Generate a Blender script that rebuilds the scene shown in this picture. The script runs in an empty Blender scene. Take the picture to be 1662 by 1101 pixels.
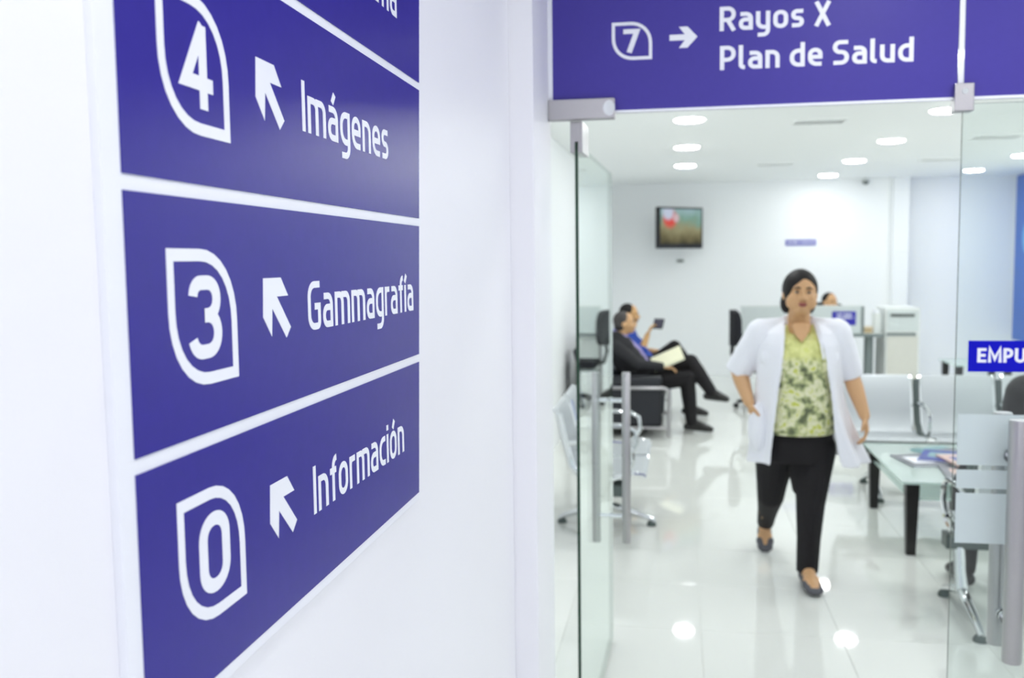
import bpy, bmesh, math, random
from mathutils import Vector as V, Matrix as M

random.seed(7)
sc = bpy.context.scene
COL = sc.collection
PI = math.pi

# ------------------------------------------------------------------ camera, world, exposure
cam_d = bpy.data.cameras.new('camera')
cam = bpy.data.objects.new('camera', cam_d)
COL.objects.link(cam)
F_PX, YAW, PITCH, ROLL, EYE = 1532.6, 0.172973, 0.0834872, -0.0122195, 1.66
cy, sy, cp, sp = math.cos(YAW), math.sin(YAW), math.cos(PITCH), math.sin(PITCH)
fwd = V((-sy * cp, cy * cp, -sp))
rgt = V((cy, sy, 0))
upv = rgt.cross(fwd)
r2 = rgt * math.cos(ROLL) + upv * math.sin(ROLL)
u2 = -rgt * math.sin(ROLL) + upv * math.cos(ROLL)
cam.matrix_world = M((r2, u2, -fwd)).transposed().to_4x4()
cam.location = (0, 0, EYE)
cam_d.sensor_width = 36
cam_d.lens = 36 * F_PX / 1662
cam_d.clip_start = 0.05
cam_d.dof.use_dof = True
cam_d.dof.focus_distance = 1.32
cam_d.dof.aperture_fstop = 4.9
sc.camera = cam

LAMP_ROOM = 74.0      # emission of the waiting-room downlights
LAMP_HALL = 47.0      # emission of the corridor downlights
world = bpy.data.worlds.new('world')
sc.world = world
world.use_nodes = True
world.node_tree.nodes['Background'].inputs[0].default_value = (0.85, 0.9, 1, 1)
world.node_tree.nodes['Background'].inputs[1].default_value = 0.3
sc.view_settings.view_transform = 'Standard'
sc.view_settings.look = 'None'
sc.view_settings.exposure = 0.0
sc.view_settings.gamma = 1
sc.view_settings.use_curve_mapping = False
sc.cycles.use_denoising = True
sc.cycles.max_bounces = 12
sc.cycles.diffuse_bounces = 9
sc.cycles.glossy_bounces = 5
sc.cycles.transparent_max_bounces = 16
sc.cycles.caustics_reflective = False
sc.cycles.caustics_refractive = False
sc.cycles.sample_clamp_indirect = 6

# ------------------------------------------------------------------ materials
def lin(c):
    return tuple(((x / 255) / 12.92 if x <= 10 else ((x / 255 + .055) / 1.055) ** 2.4) for x in c)

def mat(name, col, rough=.5, metal=0, var=.04, scale=30, bump=0, bscale=200, spec=.5, coat=0):
    m = bpy.data.materials.new(name)
    m.use_nodes = True
    n, l = m.node_tree.nodes, m.node_tree.links
    b = n['Principled BSDF']
    c = lin(col)
    tc = n.new('ShaderNodeTexCoord')
    nz = n.new('ShaderNodeTexNoise')
    nz.inputs['Scale'].default_value = scale
    nz.inputs['Detail'].default_value = 3
    l.new(tc.outputs['Object'], nz.inputs['Vector'])
    mx = n.new('ShaderNodeMix')
    mx.data_type = 'RGBA'
    mx.inputs[6].default_value = (*[x * (1 - var) for x in c], 1)
    mx.inputs[7].default_value = (*[min(1, x * (1 + var)) for x in c], 1)
    l.new(nz.outputs['Fac'], mx.inputs[0])
    l.new(mx.outputs[2], b.inputs['Base Color'])
    b.inputs['Roughness'].default_value = rough
    b.inputs['Metallic'].default_value = metal
    b.inputs['Specular IOR Level'].default_value = spec
    b.inputs['Coat Weight'].default_value = coat
    if bump:
        n2 = n.new('ShaderNodeTexNoise')
        n2.inputs['Scale'].default_value = bscale
        l.new(tc.outputs['Object'], n2.inputs['Vector'])
        bp = n.new('ShaderNodeBump')
        bp.inputs['Strength'].default_value = bump
        bp.inputs['Distance'].default_value = .002
        l.new(n2.outputs['Fac'], bp.inputs['Height'])
        l.new(bp.outputs['Normal'], b.inputs['Normal'])
    return m

def glow(name, col, strength):
    m = bpy.data.materials.new(name)
    m.use_nodes = True
    n, l = m.node_tree.nodes, m.node_tree.links
    n.remove(n['Principled BSDF'])
    e = n.new('ShaderNodeEmission')
    e.inputs[0].default_value = (*col, 1)
    e.inputs[1].default_value = strength
    l.new(e.outputs[0], n['Material Output'].inputs[0])
    return m

def glass_mat(name, tint):
    """thin architectural pane: clear transmission plus a mirror layer by angle (Schlick, both faces of the pane together)"""
    m = bpy.data.materials.new(name)
    m.use_nodes = True
    n, l = m.node_tree.nodes, m.node_tree.links
    n.remove(n['Principled BSDF'])
    g = n.new('ShaderNodeNewGeometry')
    d = n.new('ShaderNodeVectorMath'); d.operation = 'DOT_PRODUCT'
    l.new(g.outputs['Normal'], d.inputs[0]); l.new(g.outputs['Incoming'], d.inputs[1])
    def math_(op, a, b=None, c=None):
        q = n.new('ShaderNodeMath'); q.operation = op
        for i, x in enumerate((a, b, c)):
            if x is None: continue
            if isinstance(x, (int, float)): q.inputs[i].default_value = x
            else: l.new(x, q.inputs[i])
        return q.outputs[0]
    a = math_('ABSOLUTE', d.outputs['Value'])
    p = math_('POWER', math_('SUBTRACT', 1, a), 5)
    f = math_('MULTIPLY_ADD', p, .97, .03)
    fs = math_('DIVIDE', math_('MULTIPLY', f, 2), math_('ADD', f, 1))
    fs = math_('MULTIPLY', fs, math_('SUBTRACT', 1, g.outputs['Backfacing']))
    t = n.new('ShaderNodeBsdfTransparent'); t.inputs[0].default_value = (*tint, 1)
    gl = n.new('ShaderNodeBsdfGlossy'); gl.inputs['Roughness'].default_value = 0
    gl.inputs[0].default_value = (.95, 1, .98, 1)
    mix = n.new('ShaderNodeMixShader')
    l.new(fs, mix.inputs[0]); l.new(t.outputs[0], mix.inputs[1]); l.new(gl.outputs[0], mix.inputs[2])
    l.new(mix.outputs[0], n['Material Output'].inputs[0])
    return m

WALL = mat('white_wall_paint', (240, 240, 244), .45, var=.01, scale=3, bump=.12, bscale=90)
WALL2 = mat('white_room_paint', (244, 246, 247), .5, var=.01, scale=2)
CEIL = mat('white_ceiling', (247, 249, 248), .8, var=.01)
TILE = mat('polished_white_tile', (229, 231, 226), .035, var=.02, scale=1.2)
GROUT = mat('tile_grout', (220, 221, 216), .7)
BOARD = mat('white_sign_board', (238, 240, 246), .4, var=.01)
VINYL = mat('blue_violet_vinyl', (54, 47, 142), .25, var=.05, scale=60, bump=.04, bscale=900, spec=.18)
WHITEV = mat('white_vinyl', (240, 242, 248), .4, var=.01)
HVINYL = mat('header_blue_violet_vinyl', (66, 56, 152), .45, var=.05, scale=60, spec=.35)
BLUE = mat('royal_blue_vinyl', (8, 12, 186), .5, var=.03, spec=.15)
STEEL = mat('brushed_steel', (178, 176, 178), .32, 1, var=.05, scale=300)
CHROME = mat('chrome', (225, 228, 230), .08, 1, var=.02)
DARKSTEEL = mat('dark_grey_metal', (88, 98, 96), .4, .6)
EDGE = mat('green_glass_edge', (30, 62, 44), .2, var=.2, scale=20)
CLEAR = glass_mat('clear_glass', (.965, .985, .974))
CLEAR2 = glass_mat('door_glass', (.952, .976, .968))
BLACKP = mat('black_plastic', (18, 19, 22), .45)
BLACKW = mat('black_stained_wood', (20, 18, 18), .4)
LEATHER = mat('black_leatherette', (24, 26, 34), .42, var=.2, scale=40, bump=.3, bscale=250)
SKIN = mat('brown_skin', (206, 162, 118), .5, var=.06, scale=25)
SKIN2 = mat('tan_skin', (208, 162, 108), .5, var=.06, scale=25)
HAIR = mat('black_hair', (20, 16, 16), .6, var=.3, scale=90, bump=.4, bscale=160, spec=.35)
GREYHAIR = mat('greying_hair', (66, 62, 62), .6, var=.35, scale=60, bump=.4, bscale=160)
LIPS = mat('lips', (150, 78, 76), .4)
EYEW = mat('eye_white', (190, 176, 160), .3)
EYED = mat('dark_iris', (30, 20, 16), .2)
COAT = mat('white_coat_cotton', (238, 239, 246), .8, var=.02, scale=12)
PANTS = mat('black_trouser_cloth', (16, 13, 17), .85, var=.2)
SUIT = mat('dark_suit_cloth', (34, 34, 38), .85, var=.25, scale=50)
SHIRT = mat('lilac_shirt_cloth', (168, 156, 206), .8)
BLUESHIRT = mat('blue_shirt_cloth', (30, 66, 160), .8)
NAVY = mat('near_black_knit', (20, 20, 28), .9)
SHOEG = mat('grey_suede', (92, 92, 98), .8)
SHOEB = mat('black_shoe_leather', (22, 20, 20), .35)
PAPER = mat('cream_paper', (238, 236, 206), .7)
PLASTW = mat('pale_grey_laminate', (222, 226, 224), .5)
DESKG = mat('grey_desk_edge', (120, 130, 130), .4)
POSTER = mat('bright_blue_panel', (44, 104, 196), .5, var=.12, scale=1.4)
PINK = mat('magazine_pink', (206, 176, 168), .4, var=.2)
MAGB = mat('magazine_blue', (40, 60, 150), .35, var=.5, scale=14)
MAGG = mat('magazine_grey', (120, 122, 130), .35, var=.5, scale=14)
MAGT = mat('magazine_teal', (120, 160, 165), .35, var=.4, scale=14)
GREYM = mat('slate_slot', (92, 98, 96), .6)

PERF = mat('perforated_steel', (190, 195, 198), .42, .55, var=.12, scale=420)

def frosted():
    m = mat('frosted_film', (228, 236, 240), .7, var=.02)
    n, l = m.node_tree.nodes, m.node_tree.links
    b = n['Principled BSDF']
    tr = n.new('ShaderNodeBsdfTranslucent'); tr.inputs[0].default_value = (.90, .95, .96, 1)
    mix = n.new('ShaderNodeMixShader'); mix.inputs[0].default_value = .5
    l.new(b.outputs[0], mix.inputs[1]); l.new(tr.outputs[0], mix.inputs[2])
    t2 = n.new('ShaderNodeBsdfTransparent')
    mix2 = n.new('ShaderNodeMixShader'); mix2.inputs[0].default_value = .05
    l.new(mix.outputs[0], mix2.inputs[1]); l.new(t2.outputs[0], mix2.inputs[2])
    l.new(mix2.outputs[0], n['Material Output'].inputs[0])
    return m
FROST = frosted()

def blouse_mat():
    m = mat('yellow_green_print', (210, 214, 140), .75)
    n, l = m.node_tree.nodes, m.node_tree.links
    b = n['Principled BSDF']
    tc = n.new('ShaderNodeTexCoord')
    nz = n.new('ShaderNodeTexNoise'); nz.inputs['Scale'].default_value = 24; nz.inputs['Detail'].default_value = 4
    nz.inputs['Distortion'].default_value = .1
    l.new(tc.outputs['Object'], nz.inputs['Vector'])
    r = n.new('ShaderNodeValToRGB')
    el = r.color_ramp.elements
    el[0].position = .36; el[0].color = (*lin((96, 104, 76)), 1)
    el[1].position = .44; el[1].color = (*lin((158, 166, 120)), 1)
    for p, c in ((.50, (204, 208, 150)), (.57, (232, 230, 206)), (.65, (200, 206, 96))):
        e = el.new(p); e.color = (*lin(c), 1)
    l.new(nz.outputs['Fac'], r.inputs[0])
    sx = n.new('ShaderNodeSeparateXYZ'); l.new(tc.outputs['Object'], sx.inputs[0])
    mr = n.new('ShaderNodeMapRange')
    mr.inputs[1].default_value = 1.13; mr.inputs[2].default_value = 1.17
    l.new(sx.outputs['Z'], mr.inputs[0])
    mx = n.new('ShaderNodeMix'); mx.data_type = 'RGBA'
    fac = n.new('ShaderNodeMath'); fac.operation = 'MULTIPLY'; fac.inputs[1].default_value = .75
    l.new(mr.outputs[0], fac.inputs[0])
    l.new(fac.outputs[0], mx.inputs[0]); l.new(r.outputs[0], mx.inputs[6])
    mx.inputs[7].default_value = (*lin((222, 224, 142)), 1)
    l.new(mx.outputs[2], b.inputs['Base Color'])
    return m
BLOUSE = blouse_mat()

# ------------------------------------------------------------------ object helpers
def tag(o, label=None, cat=None, group=None, kind=None):
    if label: o['label'] = label
    if cat: o['category'] = cat
    if group: o['group'] = group
    if kind: o['kind'] = kind
    return o

def thing(name, label, cat, loc=(0, 0, 0), rz=0, group=None):
    o = bpy.data.objects.new(name, None)
    COL.objects.link(o)
    o.location = loc
    o.rotation_euler = (0, 0, rz)
    o.empty_display_size = .1
    return tag(o, label, cat, group)

def wloc(o):
    p = V((0, 0, 0))
    while o:
        p += V(o.location)
        o = o.parent
    return p

class MB:
    def __init__(s): s.v, s.f, s.mi = [], [], []
    def add(s, vs, fs, mi=0):
        o = len(s.v)
        s.v += [V(p) for p in vs]
        s.f += [[i + o for i in f] for f in fs]
        s.mi += [mi] * len(fs)
        return s
    def box(s, a, b, mi=0, M_=None, sides=None):
        (x0, y0, z0), (x1, y1, z1) = a, b
        vs = [V((x, y, z)) for z in (z0, z1) for y in (y0, y1) for x in (x0, x1)]
        if M_ is not None: vs = [M_ @ p for p in vs]
        fs = [[0, 2, 3, 1], [4, 5, 7, 6], [0, 1, 5, 4], [2, 6, 7, 3], [0, 4, 6, 2], [1, 3, 7, 5]]
        o = len(s.v)
        s.v += vs
        s.f += [[i + o for i in f] for f in fs]
        s.mi += sides if sides else [mi] * 6
        return s
    def prism(s, poly, to3, depth, mi=0):
        """poly: 2-D outline (ccw seen from the front); to3(u, v, d) -> point"""
        n = len(poly)
        vs = [to3(u, v, depth) for u, v in poly] + [to3(u, v, 0) for u, v in poly]
        fs = [list(range(n))] + [[i, i + n, (i + 1) % n + n, (i + 1) % n] for i in range(n)] + [list(range(2 * n - 1, n - 1, -1))]
        return s.add(vs, fs, mi)
    def rings(s, rings, caps=True, mi=0, closed=True):
        n = len(rings[0]); vs = [p for r in rings for p in r]; fs = []
        for k in range(len(rings) - 1):
            for i in range(n if closed else n - 1):
                j = (i + 1) % n
                fs.append([k * n + i, k * n + j, (k + 1) * n + j, (k + 1) * n + i])
        if caps:
            fs.append(list(range(n - 1, -1, -1)))
            fs.append([(len(rings) - 1) * n + i for i in range(n)])
        return s.add(vs, fs, mi)
    def tube(s, pts, r, n=10, mi=0):
        pts = [V(p) for p in pts]
        rr = r if isinstance(r, (list, tuple)) else [r] * len(pts)
        rings, ref = [], None
        for i, p in enumerate(pts):
            t = (pts[min(i + 1, len(pts) - 1)] - pts[max(i - 1, 0)]).normalized()
            if ref is None:
                ref = t.orthogonal().normalized()
            ref = (ref - t * ref.dot(t)).normalized()
            b = t.cross(ref)
            k = rr[i]
            rings.append([p + ref * (k * math.cos(2 * PI * j / n)) + b * (k * math.sin(2 * PI * j / n)) for j in range(n)])
        return s.rings(rings, mi=mi)
    def lathe(s, prof, n=24, c=(0, 0, 0), mi=0):
        c = V(c)
        return s.rings([[c + V((r * math.cos(2 * PI * j / n), r * math.sin(2 * PI * j / n), z)) for j in range(n)] for r, z in prof], mi=mi)
    def seg(s, a, b, r0, r1, n=14):
        a, b = V(a), V(b)
        t = (b - a).normalized()
        x = t.orthogonal().normalized(); y = t.cross(x)
        pr = []
        for k in range(5):
            q = PI / 2 * (k / 4.0)
            pr.append((a - t * r0 * math.cos(q), max(r0 * math.sin(q), 1e-4)))
        for k in range(5):
            q = PI / 2 * (k / 4.0)
            pr.append((b + t * r1 * math.sin(q), max(r1 * math.cos(q), 1e-4)))
        return s.rings([[p + x * (k * math.cos(2 * PI * j / n)) + y * (k * math.sin(2 * PI * j / n)) for j in range(n)] for p, k in pr])
    def cone(s, a, b, r0, r1, n=18):
        a, b = V(a), V(b)
        t = (b - a).normalized()
        x = t.orthogonal().normalized(); y = t.cross(x)
        return s.rings([[p + x * (k * math.cos(2 * PI * j / n)) + y * (k * math.sin(2 * PI * j / n)) for j in range(n)] for p, k in ((a, r0), (b, r1))])
    def ell(s, c, r, M_=None, n=18, m=12):
        c = V(c); rings = []
        for k in range(m + 1):
            q = PI * k / m
            ring = []
            for j in range(n):
                a = 2 * PI * j / n
                p = V((r[0] * max(math.sin(q), 1e-3) * math.cos(a), r[1] * max(math.sin(q), 1e-3) * math.sin(a), -r[2] * math.cos(q)))
                ring.append(c + (M_ @ p if M_ is not None else p))
            rings.append(ring)
        return s.rings(rings)
    def loft(s, L, n=36):
        """L: (z, cx, cy, rx, ry) rings"""
        return s.rings([[V((cx + rx * math.sin(2 * PI * j / n), yy - ry * math.cos(2 * PI * j / n), z)) for j in range(n)] for z, cx, yy, rx, ry in L])
    def xf(s, Mx, start=0):
        for i in range(start, len(s.v)): s.v[i] = Mx @ s.v[i]
        return s
    def mesh(s, name, mats):
        me = bpy.data.meshes.new(name)
        me.from_pydata([tuple(p) for p in s.v], [], s.f)
        for m in (mats if isinstance(mats, (list, tuple)) else [mats]): me.materials.append(m)
        me.polygons.foreach_set('material_index', s.mi)
        me.update()
        return me
    def build(s, name, mats, parent=None, world=False, smooth=False, bevel=0, label=None, voxel=0, relax=3):
        if world and parent is not None:
            o = wloc(parent)
            s.v = [p - o for p in s.v]
        me = s.mesh(name, mats)
        if voxel:
            me = remesh(me, voxel, relax, mats)
        bm = bmesh.new(); bm.from_mesh(me)
        if not voxel: bmesh.ops.recalc_face_normals(bm, faces=bm.faces)
        if bevel:
            es = [e for e in bm.edges if len(e.link_faces) == 2 and e.calc_face_angle(0) > .6]
            bmesh.ops.bevel(bm, geom=es, offset=bevel, segments=2, profile=.6, affect='EDGES', clamp_overlap=True)
        if smooth or voxel:
            for f in bm.faces: f.smooth = True
        if smooth and not voxel:
            for e in bm.edges:
                if len(e.link_faces) == 2 and e.calc_face_angle(0) > .7: e.smooth = False
        bm.to_mesh(me); bm.free()
        ob = bpy.data.objects.new(name, me)
        COL.objects.link(ob)
        if parent is not None: ob.parent = parent
        if label: ob['label'] = label
        return ob

def remesh(me, voxel, relax, mats):
    """one continuous skin around overlapping closed volumes"""
    t = bpy.data.objects.new('tmp', me)
    COL.objects.link(t)
    bm = bmesh.new(); bm.from_mesh(me); bmesh.ops.recalc_face_normals(bm, faces=bm.faces); bm.to_mesh(me); bm.free()
    a = t.modifiers.new('r', 'REMESH'); a.mode = 'VOXEL'; a.voxel_size = voxel
    if relax:
        b = t.modifiers.new('s', 'SMOOTH'); b.factor = .5; b.iterations = relax
    dg = bpy.context.evaluated_depsgraph_get()
    out = bpy.data.meshes.new_from_object(t.evaluated_get(dg))
    bpy.data.objects.remove(t)
    out.materials.clear()
    out.materials.append(mats if not isinstance(mats, (list, tuple)) else mats[0])
    return out

def children(o): return [c for c in bpy.data.objects if c.parent == o]

def copy_tree(o, parent=None):
    kids = list(o.children)
    c = o.copy(); COL.objects.link(c)
    if parent is not None: c.parent = parent
    for k in kids: copy_tree(k, c)
    return c

def struct(name, mb, m, parent=None, **k):
    o = mb.build(name, m, parent, **k)
    if parent is None: o['kind'] = 'structure'
    return o

# ------------------------------------------------------------------ lettering: a stroke alphabet of constant weight
def rounded(pts, closed=False):
    out, n = [], len(pts)
    for i, p in enumerate(pts):
        x, y = p[0], p[1]; r = p[2] if len(p) > 2 else 0
        if r == 0 or (not closed and i in (0, n - 1)):
            out.append((x, y)); continue
        a, b = V(pts[i - 1][:2]), V(pts[(i + 1) % n][:2]); c = V((x, y))
        da, db = (a - c), (b - c)
        r_ = min(r, da.length * (.5 if (closed or i > 1) and len(pts[i - 1]) > 2 else 1), db.length * (.5 if (closed or i < n - 2) and len(pts[(i + 1) % n]) > 2 else 1))
        p0, p1 = c + da.normalized() * r_, c + db.normalized() * r_
        for k in range(9):
            t = k / 8
            w = .78
            q = (p0 * (1 - t) ** 2 + c * (2 * t * (1 - t) * w) + p1 * t ** 2) / ((1 - t) ** 2 + 2 * t * (1 - t) * w + t ** 2)
            out.append((q.x, q.y))
    return out

def ribbon(mb, pts, w, to3, d, closed=False):
    P = [V(p) for p in pts]; Q = [P[0]]
    for p in P[1:]:
        if (p - Q[-1]).length > 1e-6: Q.append(p)
    if closed and (Q[0] - Q[-1]).length < 1e-6: Q.pop()
    n = len(Q); Lf, Rt = [], []
    for i in range(n):
        a = Q[i - 1] if (closed or i > 0) else None
        b = Q[(i + 1) % n] if (closed or i < n - 1) else None
        d0 = (Q[i] - a).normalized() if a is not None else (b - Q[i]).normalized()
        d1 = (b - Q[i]).normalized() if b is not None else d0
        n0, n1 = V((-d0.y, d0.x)), V((-d1.y, d1.x))
        m = (n0 + n1)
        m = m.normalized() if m.length > 1e-6 else n0
        k = min(1 / max(m.dot(n0), .25), 2.2)
        Lf.append(Q[i] + m * (w / 2 * k)); Rt.append(Q[i] - m * (w / 2 * k))
    rings = [[to3(l.x, l.y, d), to3(r.x, r.y, d), to3(r.x, r.y, 0), to3(l.x, l.y, 0)] for l, r in zip(Lf, Rt)]
    if closed: rings.append(rings[0])
    mb.rings(rings, caps=not closed)

def glyph(ch, w):
    h = w / 2; x = .74; X = x - h; md = x / 2
    S = lambda a, y0, y1: ([(a, y0), (a, y1)], False)
    acc = {'á': 'a', 'í': 'i', 'ó': 'o'}
    base = acc.get(ch, ch)
    if base == 'a':
        W = .54; st = [([(.06, X), (W - h, X, .2), (W - h, 0)], False), ([(W - h, .43), (h, .43, .17), (h, h, .17), (W - h, h)], False)]
    elif base == 'c': W = .46; st = [([(W, X), (h, X, .26), (h, h, .26), (W, h)], False)]
    elif base == 'd': W = .56; st = [([(W - h, X), (h, X, .26), (h, h, .26), (W - h, h)], False), S(W - h, 0, 1)]
    elif base == 'e': W = .54; st = [([(W - h, md - h), (W - h, X, .26), (h, X, .26), (h, h, .26), (W - .03, h)], False), ([(h, md), (W - h, md)], False)]
    elif base == 'f': W = .38; st = [([(.12 + h, 0), (.12 + h, 1 - h, .2), (W, 1 - h)], False), ([(0, X), (W - .03, X)], False)]
    elif base == 'g': W = .56; st = [([(W - h, X), (h, X, .26), (h, h, .26), (W - h, h)], False), ([(W - h, x), (W - h, -.23, .2), (.07, -.23)], False)]
    elif base == 'i':
        W = w; st = [S(h, 0, x)]
        if ch == 'i': st.append(S(h, .84, .84 + w))
    elif base == 'l': W = .24; st = [([(h, 1), (h, h, .12), (W, h)], False)]
    elif base == 'm': W = .88; st = [S(h, 0, x), ([(h, X), (W / 2, X, .18), (W / 2, 0)], False), ([(W / 2 - .05, X), (W - h, X, .18), (W - h, 0)], False)]
    elif base == 'n': W = .54; st = [S(h, 0, x), ([(h, X), (W - h, X, .22), (W - h, 0)], False)]
    elif base == 'o': W = .56; st = [([(h, h, .25), (W - h, h, .25), (W - h, X, .25), (h, X, .25)], True)]
    elif base == 'r': W = .35; st = [S(h, 0, x), ([(h, X - .12), (h, X, .12), (W, X)], False)]
    elif base == 's': W = .48; st = [([(W - .03, X), (h, X, .17), (h, md, .17), (W - h, md, .17), (W - h, h, .17), (.03, h)], False)]
    elif base == 'u': W = .54; st = [([(h, x), (h, h, .22), (W - h, h)], False), S(W - h, 0, x)]
    elif base == 'y': W = .54; st = [([(h, x), (h, h, .22), (W - h, h)], False), ([(W - h, x), (W - h, -.23, .2), (.07, -.23)], False)]
    elif base == 'E': W = .56; st = [([(W, 1 - h), (h, 1 - h), (h, h), (W, h)], False), ([(h, .5), (W - .05, .5)], False)]
    elif base == 'G': W = .64; st = [([(W - .03, 1 - h), (h, 1 - h, .27), (h, h, .27), (W - h, h, .1), (W - h, .48), (.34, .48)], False)]
    elif base == 'I': W = w; st = [S(h, 0, 1)]
    elif base == 'J': W = .46; st = [([(W - h, 1), (W - h, h, .22), (.02, h)], False)]
    elif base == 'M': W = .84; st = [([(h, 0), (h, 1 - h * .2), (W / 2, .25), (W - h, 1 - h * .2), (W - h, 0)], False)]
    elif base == 'P': W = .6; st = [S(h, 0, 1), ([(h, 1 - h), (W - h, 1 - h, .26), (W - h, .42, .26), (h, .42)], False)]
    elif base == 'R': W = .62; st = [S(h, 0, 1), ([(h, 1 - h), (W - h, 1 - h, .26), (W - h, .45, .26), (h, .45)], False), ([(W * .5, .45), (W - h * .8, 0)], False)]
    elif base == 'S': W = .6; st = [([(W - .04, 1 - h), (h, 1 - h, .22), (h, .52, .22), (W - h, .52, .22), (W - h, h, .22), (.03, h)], False)]
    elif base == 'T': W = .6; st = [([(0, 1 - h), (W, 1 - h)], False), S(W / 2, 0, 1)]
    elif base == 'U': W = .66; st = [([(h, 1), (h, h, .25), (W - h, h, .25), (W - h, 1)], False)]
    elif base == 'X': W = .64; st = [([(h, 0), (W - h, 1)], False), ([(h, 1), (W - h, 0)], False)]
    elif base == '0': W = .66; st = [([(h, h, .27), (W - h, h, .27), (W - h, 1 - h, .27), (h, 1 - h, .27)], True)]
    elif base == '3': W = .66; st = [([(h * .9, .76), (h, 1 - h, .26), (W - h * 1.1, 1 - h, .26), (W - h * 1.1, .52, .22), (.3, .52)], False), ([(.3, .52), (W - h, .52, .22), (W - h, h, .27), (h, h, .27), (h * .6, .24)], False)]
    elif base == '4': W = .7; st = [S(W * .7, 0, .99), ([(W * .72, .985), (h * 1.3, .30), (W, .30)], False)]
    elif base == '5': W = .62; st = [([(W - .05, 1 - h), (h, 1 - h), (h, .56), (W - h, .56, .24), (W - h, h, .26), (.02, h)], False)]
    elif base == '7': W = .62; st = [([(0, 1 - h), (W - h, 1 - h), (W * .36, 0)], False)]
    else: W = .3; st = []
    if ch in acc:
        m = W / 2
        st = st + [([(m - .03, x + .07), (m + .1, x + .27)], False)]
    return st, W

def lettering(text, x0, x1, y0, cap, to3, d, w=.15, gap=.105, space=.26):
    """strokes of the text between x0 and x1 on the base line y0"""
    items, cx = [], 0
    for ch in text:
        if ch == ' ': cx += space; continue
        st, W = glyph(ch, w)
        items.append((st, cx)); cx += W + gap
    cx -= gap
    kx = (x1 - x0) / cx
    mb = MB()
    for st, ox in items:
        for si, (pts, cl) in enumerate(st):
            P = rounded(pts, cl)
            ribbon(mb, [((px + ox) , py) for px, py in P], w, lambda u, v, q: to3(x0 + u * kx, y0 + v * cap, q), d + si * .00012, cl)
    return mb

def words(text, x0, x1, y0, cap, to3, d, w, gap, parent, space=.26):
    """each word of a line is a lettering part of its own"""
    nat = lambda t_: sum(glyph(c, w)[1] + gap for c in t_) - gap
    ws = text.split(' ')
    full = sum(nat(q) for q in ws) + (len(ws) - 1) * (space + gap)
    k = (x1 - x0) / full
    x = x0
    for q in ws:
        lettering(q, x, x + nat(q) * k, y0, cap, to3, d, w=w, gap=gap).build('lettering', WHITEV, parent, world=True)
        x += (nat(q) + space + gap) * k

def badge_outline(x0, x1, y0, y1, w, to3, d):
    """square with two sharp and two big round corners"""
    h = w / 2; r = (x1 - x0) * .5
    mb = MB()
    P = rounded([(x0 + h, y1 - h), (x0 + h, y0 + h, r), (x1 - h, y0 + h), (x1 - h, y1 - h, r)], True)
    ribbon(mb, P, w, to3, d, True)
    return mb

# ------------------------------------------------------------------ setting
HALL_Y0, GLASS, BACK, CEIL_Z = -3.2, 2.9, 13.5, 2.70
RL, RR = -1.05, 4.47                                  # waiting-room side walls
floor = struct('floor', MB().box((-1.4, HALL_Y0 - .1, -.15), (5.2, BACK + 1.6, -.004)), GROUT)
TS = .6
tile_me = MB().box((.001, .001, -.004), (TS - .001, TS - .001, 0)).mesh('tile', TILE)
bm = bmesh.new(); bm.from_mesh(tile_me); bmesh.ops.recalc_face_normals(bm, faces=bm.faces)
bmesh.ops.bevel(bm, geom=[e for e in bm.edges if all(v.co.z > -.001 for v in e.verts)], offset=.0008, segments=1, affect='EDGES')
bm.to_mesh(tile_me); bm.free()
for i in range(-2, 8):
    for j in range(0, 19):
        t = bpy.data.objects.new('tile', tile_me)
        COL.objects.link(t)
        t.parent = floor
        t.location = (.111 + i * TS, 2.38 + j * TS, 0)
hall_me = MB().box((0, 0, -.004), (2.9, 5.55, 0)).mesh('corridor_tile', TILE)
hf = bpy.data.objects.new('corridor_flooring', hall_me); COL.objects.link(hf); hf.parent = floor; hf.location = (-.5, HALL_Y0, 0)

struct('ceiling', MB().box((-1.4, HALL_Y0 - .1, CEIL_Z), (5.2, BACK + 1.6, CEIL_Z + .12)), CEIL)
struct('wall_left', MB().box((-.62, HALL_Y0, 0), (-.45, 2.575, CEIL_Z)), WALL)
struct('wall_front', MB().box((-.62, HALL_Y0 - .1, 0), (2.5, HALL_Y0, CEIL_Z)), WALL)
struct('wall_right', MB().box((2.4, HALL_Y0, 0), (2.5, GLASS - .05, CEIL_Z)), WALL)
struct('trim_1', MB().box((-1.2, 2.577, 0), (-.384, 2.94, CEIL_Z)), WALL, bevel=.003)
struct('wall_right.001', MB().box((2.02, GLASS - .05, 0), (4.6, GLASS + .05, CEIL_Z)), WALL2)
struct('wall_left.001', MB().box((RL - .1, 2.95, 0), (RL, BACK + .1, CEIL_Z)), WALL2)
struct('wall_back', MB().box((RL - .1, BACK, 0), (3.06, BACK + .1, CEIL_Z)), WALL2)
struct('wall_back.001', MB().box((3.06, BACK + .15, 0), (RR + .1, BACK + .25, CEIL_Z)), WALL2)
struct('trim_2', MB().box((2.86, BACK - .07, 0), (3.06, BACK + .2, CEIL_Z)), WALL2, bevel=.004)
struct('wall_right.002', MB().box((RR, GLASS + .06, 0), (RR + .1, BACK + .6, CEIL_Z)), WALL2)
struct('baseboard_back', MB().box((RL, BACK - .012, 0), (2.85, BACK, .08)), WALL2)

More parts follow.
